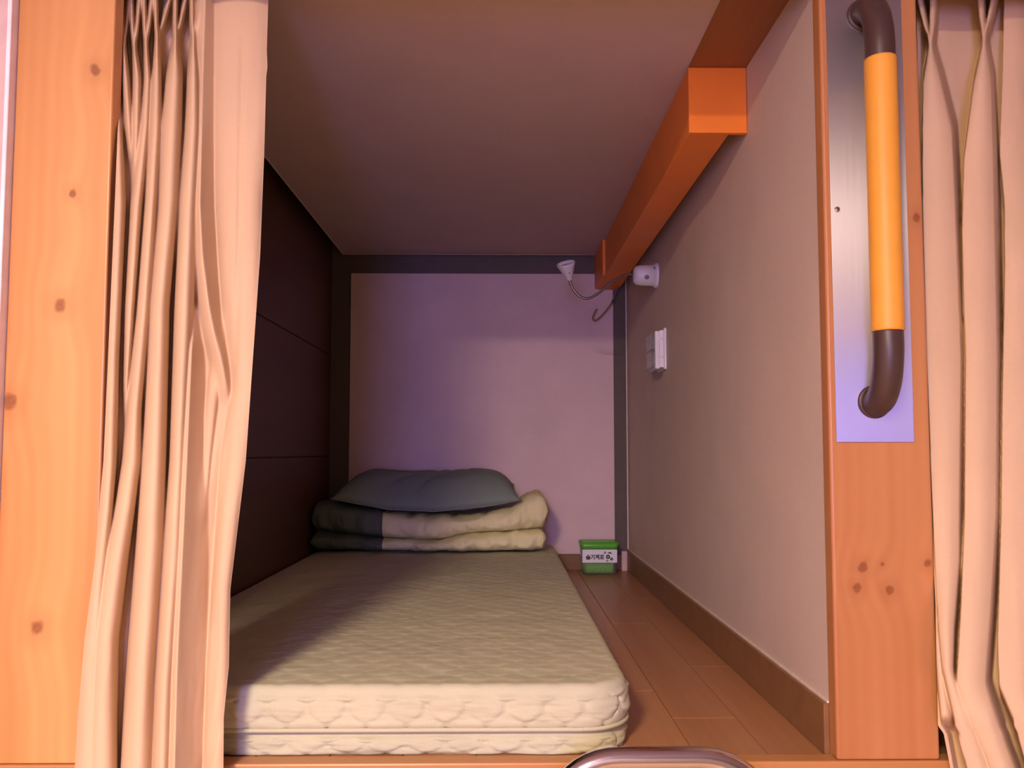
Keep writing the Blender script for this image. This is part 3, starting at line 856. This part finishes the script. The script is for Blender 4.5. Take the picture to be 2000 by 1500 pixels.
r_left = [(-90, 1788), (0, 1790), (400, 1797), (700, 1805), (900, 1814), (1100, 1823), (1180, 1827), (1250, 1828), (1330, 1830), (1418, 1832), (1432, 1843), (1500, 1856), (1560, 1880)]
r_right = [(-90, 2400), (1560, 2410)]
def ybase_right(y):
    return np.interp(y, [-90, 700, 1000, 1250, 1400, 1560], [1.345, 1.325, 1.300, 1.250, 1.222, 1.212])
t = thing('curtain', 'beige linen curtain drawn closed to the right of the steel plate post', 'curtain', (P(2000, 750, 1.3).x, 1.29, RAIL_Z))
curtain('cloth', r_left, r_right, rr, ybase_right, rows, 1.3, 50, t, 0.0011, (), 1.6, True, 0.022)
adopt(t)

# ------------------------------------------------------------------ grab handle on the right post
ph0 = P(1633, 864, YF); ph1 = P(1785, 864, YF)
PZ1 = 1.20
t = thing('grab_handle', 'orange gripped grab handle on a steel plate on the right post', 'handle', (ph0.x, YF, ph0.z))
obj('back_plate', bx(ph0.x, ph1.x, YF - 0.002, YF - 0.0002, ph0.z, PZ1, 0.0006, 1), 'plate_steel', t)
def screw(px, py, parent):
    q = P(px, py, YF - 0.002)
    s_ = obj('screw', lathe([(0, 0.0042), (0.0008, 0.0042), (0.0018, 0.0028), (0.002, 0.0)], q, (0, -1, 0), 16), 'chrome', parent, True)
    obj('screw_slot', bx(q.x - 0.003, q.x + 0.003, q.y - 0.0022, q.y - 0.0018, q.z - 0.0005, q.z + 0.0005), 'ink', s_)
screw(1635, 409, t)
HR = 0.0225
YG = YF - 0.062
g0 = P(1733, 647, YG); g1 = P(1720, 116, YG)
gx = (g0.x + g1.x) / 2
m0 = P(1706, 785, YF); m1 = P(1684, 32, YF)
def bend(zs_, ze, xs_, xe):
    """from the grip end down/up and back into the plate"""
    a = Vector((xs_, YG, zs_)); d = ze - zs_
    pts = [a, a + Vector((0, 0, d * 0.30)), Vector((xs_ * 0.85 + xe * 0.15, YG + 0.008, zs_ + d * 0.66)),
           Vector((xs_ * 0.55 + xe * 0.45, YG + 0.024, zs_ + d * 0.90)), Vector((xe, YG + 0.044, ze)), Vector((xe, YF - 0.001, ze + d * 0.02))]
    return catmull(pts, 6)
gr = obj('grip', tube(bmesh.new(), [(gx, YG, g0.z), (gx, YG, g0.z + 0.003), (gx, YG, g1.z - 0.003), (gx, YG, g1.z)], [HR * 0.985, HR, HR, HR * 0.985], 40), 'grip', t, True)
for (z_, m_) in ((g0.z, m0), (g1.z, m1)):
    b_ = obj('bend', tube(bmesh.new(), bend(z_, m_.z, gx, m_.x), HR * 0.93, 28), 'brown_plastic', t, True)
    obj('flange', lathe([(0, HR * 1.12), (0.003, HR * 1.12), (0.0045, HR * 1.0), (0.0045, HR * 0.9)], (m_.x, YF - 0.002, m_.z), (0, -1, 0), 32), 'brown_plastic', b_, True)
adopt(t)

# ------------------------------------------------------------------ ladder
t = None
YLd = 1.135
la = P(1080, 1520, YLd); lb = P(1492, 1520, YLd); lt = P(1290, 1482, YLd).z
lean = 0.22
tr = 0.0155
t = thing('bunk_ladder', 'shiny steel ladder with rounded top hooked below the bunk opening', 'ladder', ((la.x + lb.x) / 2, YLd, CORR_Z0))
def lp(x, z): return Vector((x, YLd - (lt - z) * lean, z))
rad = 0.07
pts = [lp(la.x, CORR_Z0 + 0.005)] + [lp(la.x, CORR_Z0 + 0.4), lp(la.x, -0.3), lp(la.x, lt - rad - 0.02)]
for k in range(0, 11):
    an = math.pi - k * math.pi / 2 / 10
    pts.append(lp(la.x + rad * 1.25 + rad * 1.25 * math.cos(an), lt - rad + rad * math.sin(an)))
for k in range(0, 11):
    an = math.pi / 2 - k * math.pi / 2 / 10
    pts.append(lp(lb.x - rad * 1.25 + rad * 1.25 * math.cos(an), lt - rad + rad * math.sin(an)))
pts += [lp(lb.x, lt - rad - 0.02), lp(lb.x, -0.3), lp(lb.x, CORR_Z0 + 0.4), lp(lb.x, CORR_Z0 + 0.005)]
obj('frame_tube', tube(bmesh.new(), pts, tr, 24), 'chrome', t, True)
for k in range(4):
    z_ = -0.10 - 0.26 * k
    obj('rung', tube(bmesh.new(), [lp(la.x, z_), lp(lb.x, z_)], 0.0135, 20), 'chrome', t, True)
adopt(t)

# ------------------------------------------------------------------ reading lamp
q = PX(1283, 538, XR)
LY, LZ = q.y, q.z
t = thing('reading_lamp', 'white reading lamp with bendy neck fixed to the right wall', 'lamp', (XR, LY, LZ))
sc_ = LY / F_PX
base = obj('lamp_base', lathe([(0.0, 25 * sc_), (0.006, 25 * sc_), (0.010, 24 * sc_), (0.0105, 21 * sc_), (0.052, 20 * sc_), (0.066, 18.5 * sc_), (0.074, 14 * sc_), (0.076, 8 * sc_), (0.0765, 0.0)], (XR - 0.0002, LY, LZ), (-1, 0, 0), 40), 'white_plastic', t, True)
bq = Vector((XR - 0.038, LY - 19.2 * sc_, LZ - 0.012))
obj('switch_button', lathe([(-0.003, 0.0075), (0.002, 0.0072), (0.0028, 0.006), (0.003, 0)], bq, (0, -1, -0.3), 20), 'grey_plastic', base, True)
obj('vent_slot', lathe([(-0.002, 0.0045), (0.0015, 0.0042), (0.0016, 0)], Vector((XR - 0.013, LY - 19.6 * sc_, LZ + 0.017)), (0, -1, 0.4), 16), 'grey_plastic', base, True)
npx = [(1240, 536), (1228, 536), (1212, 541), (1190, 555), (1170, 572), (1148, 583), (1131, 578), (1120, 566), (1114, 553), (1112, 546)]
neck = catmull([P(a, b_, LY - 0.01 * i_ / 9) for i_, (a, b_) in enumerate(npx)], 7)
nk = obj('flexible_neck', tube(bmesh.new(), neck, 0.0042, 12), 'neck_metal', t, True)
hp = P(1112.5, 547, LY - 0.01); ht = P(1105, 514, LY - 0.035)
ax_ = (ht - hp); hl = ax_.length
obj('ferrule', lathe([(-0.016, 0.0048), (0.004, 0.0048)], hp, ax_, 16), 'chrome', nk, True)
sh = obj('lamp_shade', lathe([(0.0, 0.0), (0.0, 0.0085), (0.004, 0.0095), (hl * 0.45, 0.0185), (hl * 0.9, 0.0285), (hl, 0.0300), (hl + 0.001, 0.0285), (hl * 0.9, 0.0265), (hl * 0.5, 0.017), (hl * 0.45, 0.0)], hp, ax_, 40), 'white_plastic', t, True)
obj('bulb', lathe([(hl * 0.5, 0.012), (hl * 0.75, 0.019), (hl * 0.9, 0.016), (hl * 0.96, 0.0)], hp, ax_, 24), 'trim_light', sh, True)
n_ = ax_.normalized()
sq = hp + ax_ * 0.45 + Vector((0.003, -0.0195, 0.0))
obj('switch_slot', bx(sq.x - 0.0022, sq.x + 0.0022, sq.y - 0.0006, sq.y + 0.003, sq.z - 0.008, sq.z + 0.008, 0.0008, 1), 'grey_plastic', sh)
adopt(t)

# loose cable in the back corner
cp = [P(1206, 548, 3.20), P(1203, 570, 3.21), P(1197, 588, 3.22), P(1186, 604, 3.235), P(1175, 617, 3.24), P(1163, 626, 3.24), P(1158, 621, 3.235), P(1163, 608, 3.23), P(1166, 604, 3.23)]
t = thing('loose_cable', 'thin brown cable dangling in the corner below the beam', 'cable', cp[0])
cpts = catmull(cp, 6)
obj('cable_sleeve', tube(bmesh.new(), [P(1214, 532, 3.18), *cpts[:14]], 0.0045, 10), 'cable_grey', t, True)
obj('cable_end', tube(bmesh.new(), cpts[13:], 0.0038, 10), 'cable_tan', t, True)
adopt(t)

# ------------------------------------------------------------------ wall socket box
sn = PX(1302, 686, XR)                       # near edge on the wall
s_z0, s_z1 = PX(1302, 721, XR).z, PX(1302, 640, XR).z
t = thing('wall_socket', 'white double socket box with clear covers on the right wall', 'socket', (XR, sn.y + 0.06, (s_z0 + s_z1) / 2))
SW = 0.115
obj('wall_plate', bx(XR - 0.007, XR - 0.0002, sn.y, sn.y + SW, s_z0, s_z1, 0.0015, 2), 'white_plastic', t)
bd = obj('socket_body', bx(XR - 0.020, XR - 0.007, sn.y + 0.006, sn.y + SW - 0.006, s_z0 + 0.006, s_z1 - 0.006, 0.0015, 2), 'white_plastic', t)
fr = obj('front_frame', bx(XR - 0.034, XR - 0.020, sn.y + 0.001, sn.y + SW - 0.002, s_z0 + 0.001, s_z1 - 0.009, 0.003, 2), 'white_plastic', t)
zm = (s_z0 + s_z1) / 2
for zc in (zm - 0.030, zm + 0.024):
    so = obj('socket_well', lathe([(0.0, 0.021), (0.004, 0.021), (0.0045, 0.019), (0.001, 0.0185), (0.001, 0.0)], (XR - 0.0335, sn.y + SW / 2, zc), (-1, 0, 0), 28), 'white_plastic', t, True)
    for dy in (-0.008, 0.008):
        obj('pin_hole', lathe([(0.0, 0.0028), (0.0016, 0.0028), (0.0016, 0.0)], (XR - 0.0338, sn.y + SW / 2 + dy, zc), (-1, 0, 0), 12), 'ink', so)
    obj('clear_cover', bx(XR - 0.043, XR - 0.0395, sn.y + 0.008, sn.y + SW - 0.008, zc - 0.025, zc + 0.025, 0.0012, 2), 'clear', t)
    nb = obj('latch_knob', lathe([(0, 0.003), (0.003, 0.003), (0.004, 0.0)], (XR - 0.0135, sn.y + 0.006, zc + 0.006), (0, -1, 0), 12), 'white_plastic', t, True)
    for zz_ in (zc - 0.025, zc + 0.0235):
        obj('cover_hinge', bx(XR - 0.0400, XR - 0.0335, sn.y + 0.012, sn.y + SW - 0.012, zz_, zz_ + 0.0015), 'clear', t)
adopt(t)

# ------------------------------------------------------------------ moisture absorber tub
YT = 3.135
tb0 = P(1137, 1117, YT); tb1 = P(1206, 1117, YT)
tz1 = P(1170, 1073, YT).z; lz1 = P(1170, 1058, YT).z
tcx, thw = (tb0.x + tb1.x) / 2, (tb1.x - tb0.x) / 2
tcy = YT + 0.048
t = thing('moisture_absorber', 'small clear tub with green lid and white label in the back corner', 'container', (tcx, tcy, 0.0))
def frustum(hx0, hy0, hx1, hy1, z0, z1, rad, n=6, open_top=False):
    bm = bmesh.new()
    rings = []
    for (hx_, hy_, z_) in ((hx0 - 0.004, hy0 - 0.004, z0), (hx0, hy0, z0 + 0.004), (hx1, hy1, z1)):
        ring = []
        for (sx_, sy_, a0) in ((1, -1, -90), (1, 1, 0), (-1, 1, 90), (-1, -1, 180)):
            for k in range(n + 1):
                an = math.radians(a0 + 90 * k / n)
                ring.append(bm.verts.new((tcx + sx_ * (hx_ - rad) + rad * math.cos(an), tcy + sy_ * (hy_ - rad) + rad * math.sin(an), z_)))
        rings.append(ring)
    N = len(rings[0])
    for A, B in zip(rings[:-1], rings[1:]):
        for k in range(N):
            bm.faces.new((A[k], A[(k + 1) % N], B[(k + 1) % N], B[k]))
    bm.faces.new(rings[0][::-1]); bm.faces.new(rings[-1])
    return bm
obj('tub', frustum(thw - 0.004, 0.044, thw + 0.001, 0.048, 0.0005, tz1 + 0.002, 0.012), 'clear', t, True)
gz = P(1170, 1100, YT).z
obj('granules', frustum(thw - 0.014, 0.034, thw - 0.012, 0.036, 0.006, gz + 0.004, 0.01), 'gel_green', t, True)
ld = obj('lid', frustum(thw + 0.003, 0.050, thw + 0.006, 0.053, tz1, lz1 - 0.004, 0.014), 'lid_green', t, True)
obj('lid_top', frustum(thw + 0.002, 0.049, thw - 0.002, 0.045, lz1 - 0.0045, lz1, 0.014), 'lid_green', ld, True)
yl = tcy - 0.0502
lb_ = obj('label', bx(tcx - thw + 0.001, tcx + thw - 0.001, yl, yl + 0.0012, P(1170, 1099, YT).z, tz1 - 0.0005, 0.0003, 1), 'label_white', t)
fc = bpy.data.curves.new('lettering', 'FONT')
fc.body = '습기제로'
fc.size = 0.0295
fc.offset = 0.0011
fc.extrude = 0.0003
fo = bpy.data.objects.new('lettering', fc); C.objects.link(fo)
bpy.context.view_layer.update()
me = bpy.data.meshes.new_from_object(fo.evaluated_get(bpy.context.evaluated_depsgraph_get()))
bpy.data.objects.remove(fo)
co = np.array([v_.co[:] for v_ in me.vertices])
wd_ = np.ptp(co[:, 0]); hg_ = np.ptp(co[:, 1])
a0 = P(1144.5, 1093.3, yl); a1 = P(1180, 1082.8, yl)
for v_ in me.vertices:
    x_ = (v_.co.x - co[:, 0].min()) / wd_; z_ = (v_.co.y - co[:, 1].min()) / hg_
    v_.co = Vector((a0.x + x_ * (a1.x - a0.x), yl - 0.0002 - v_.co.z * 0.6, a0.z + z_ * (a1.z - a0.z)))
obj('lettering', me, 'ink', t)
def disc(px, py, r, mat, hole=0.0):
    q_ = P(px, py, yl)
    rr_ = r * yl / F_PX
    prof_ = [(0, rr_), (0.0005, rr_), (0.0005, rr_ * hole)] + ([(0, rr_ * hole)] if hole else [])
    obj('label_dot', lathe(prof_, q_, (0, -1, 0), 20), mat, t)
disc(1187.5, 1087.5, 4.2, 'ink_green', 0.3); disc(1194.5, 1091.8, 2.9, 'ink_green', 0.2); disc(1186, 1095.3, 2.3, 'ink_grey', 0.25)
disc(1181.5, 1079.5, 2.6, 'ink_grey')
bm = bmesh.new()     # leaf-like swoosh
up_, dn_ = [], []
for k in range(11):
    f_ = k / 10
    up_.append(P(1186 + 12 * f_, 1081.5 - 4.2 * math.sin(math.pi * min(f_ * 1.15, 1)) + 1.5 * f_, yl - 0.0004))
    dn_.append(P(1186 + 12 * f_, 1081.5 - 1.0 * math.sin(math.pi * f_) + 1.5 * f_, yl - 0.0004))
vs_ = [bm.verts.new(p_) for p_ in up_ + dn_[::-1][1:-1]]
bm.faces.new(vs_)
obj('label_leaf', bm, 'ink_green', t)
adopt(t)
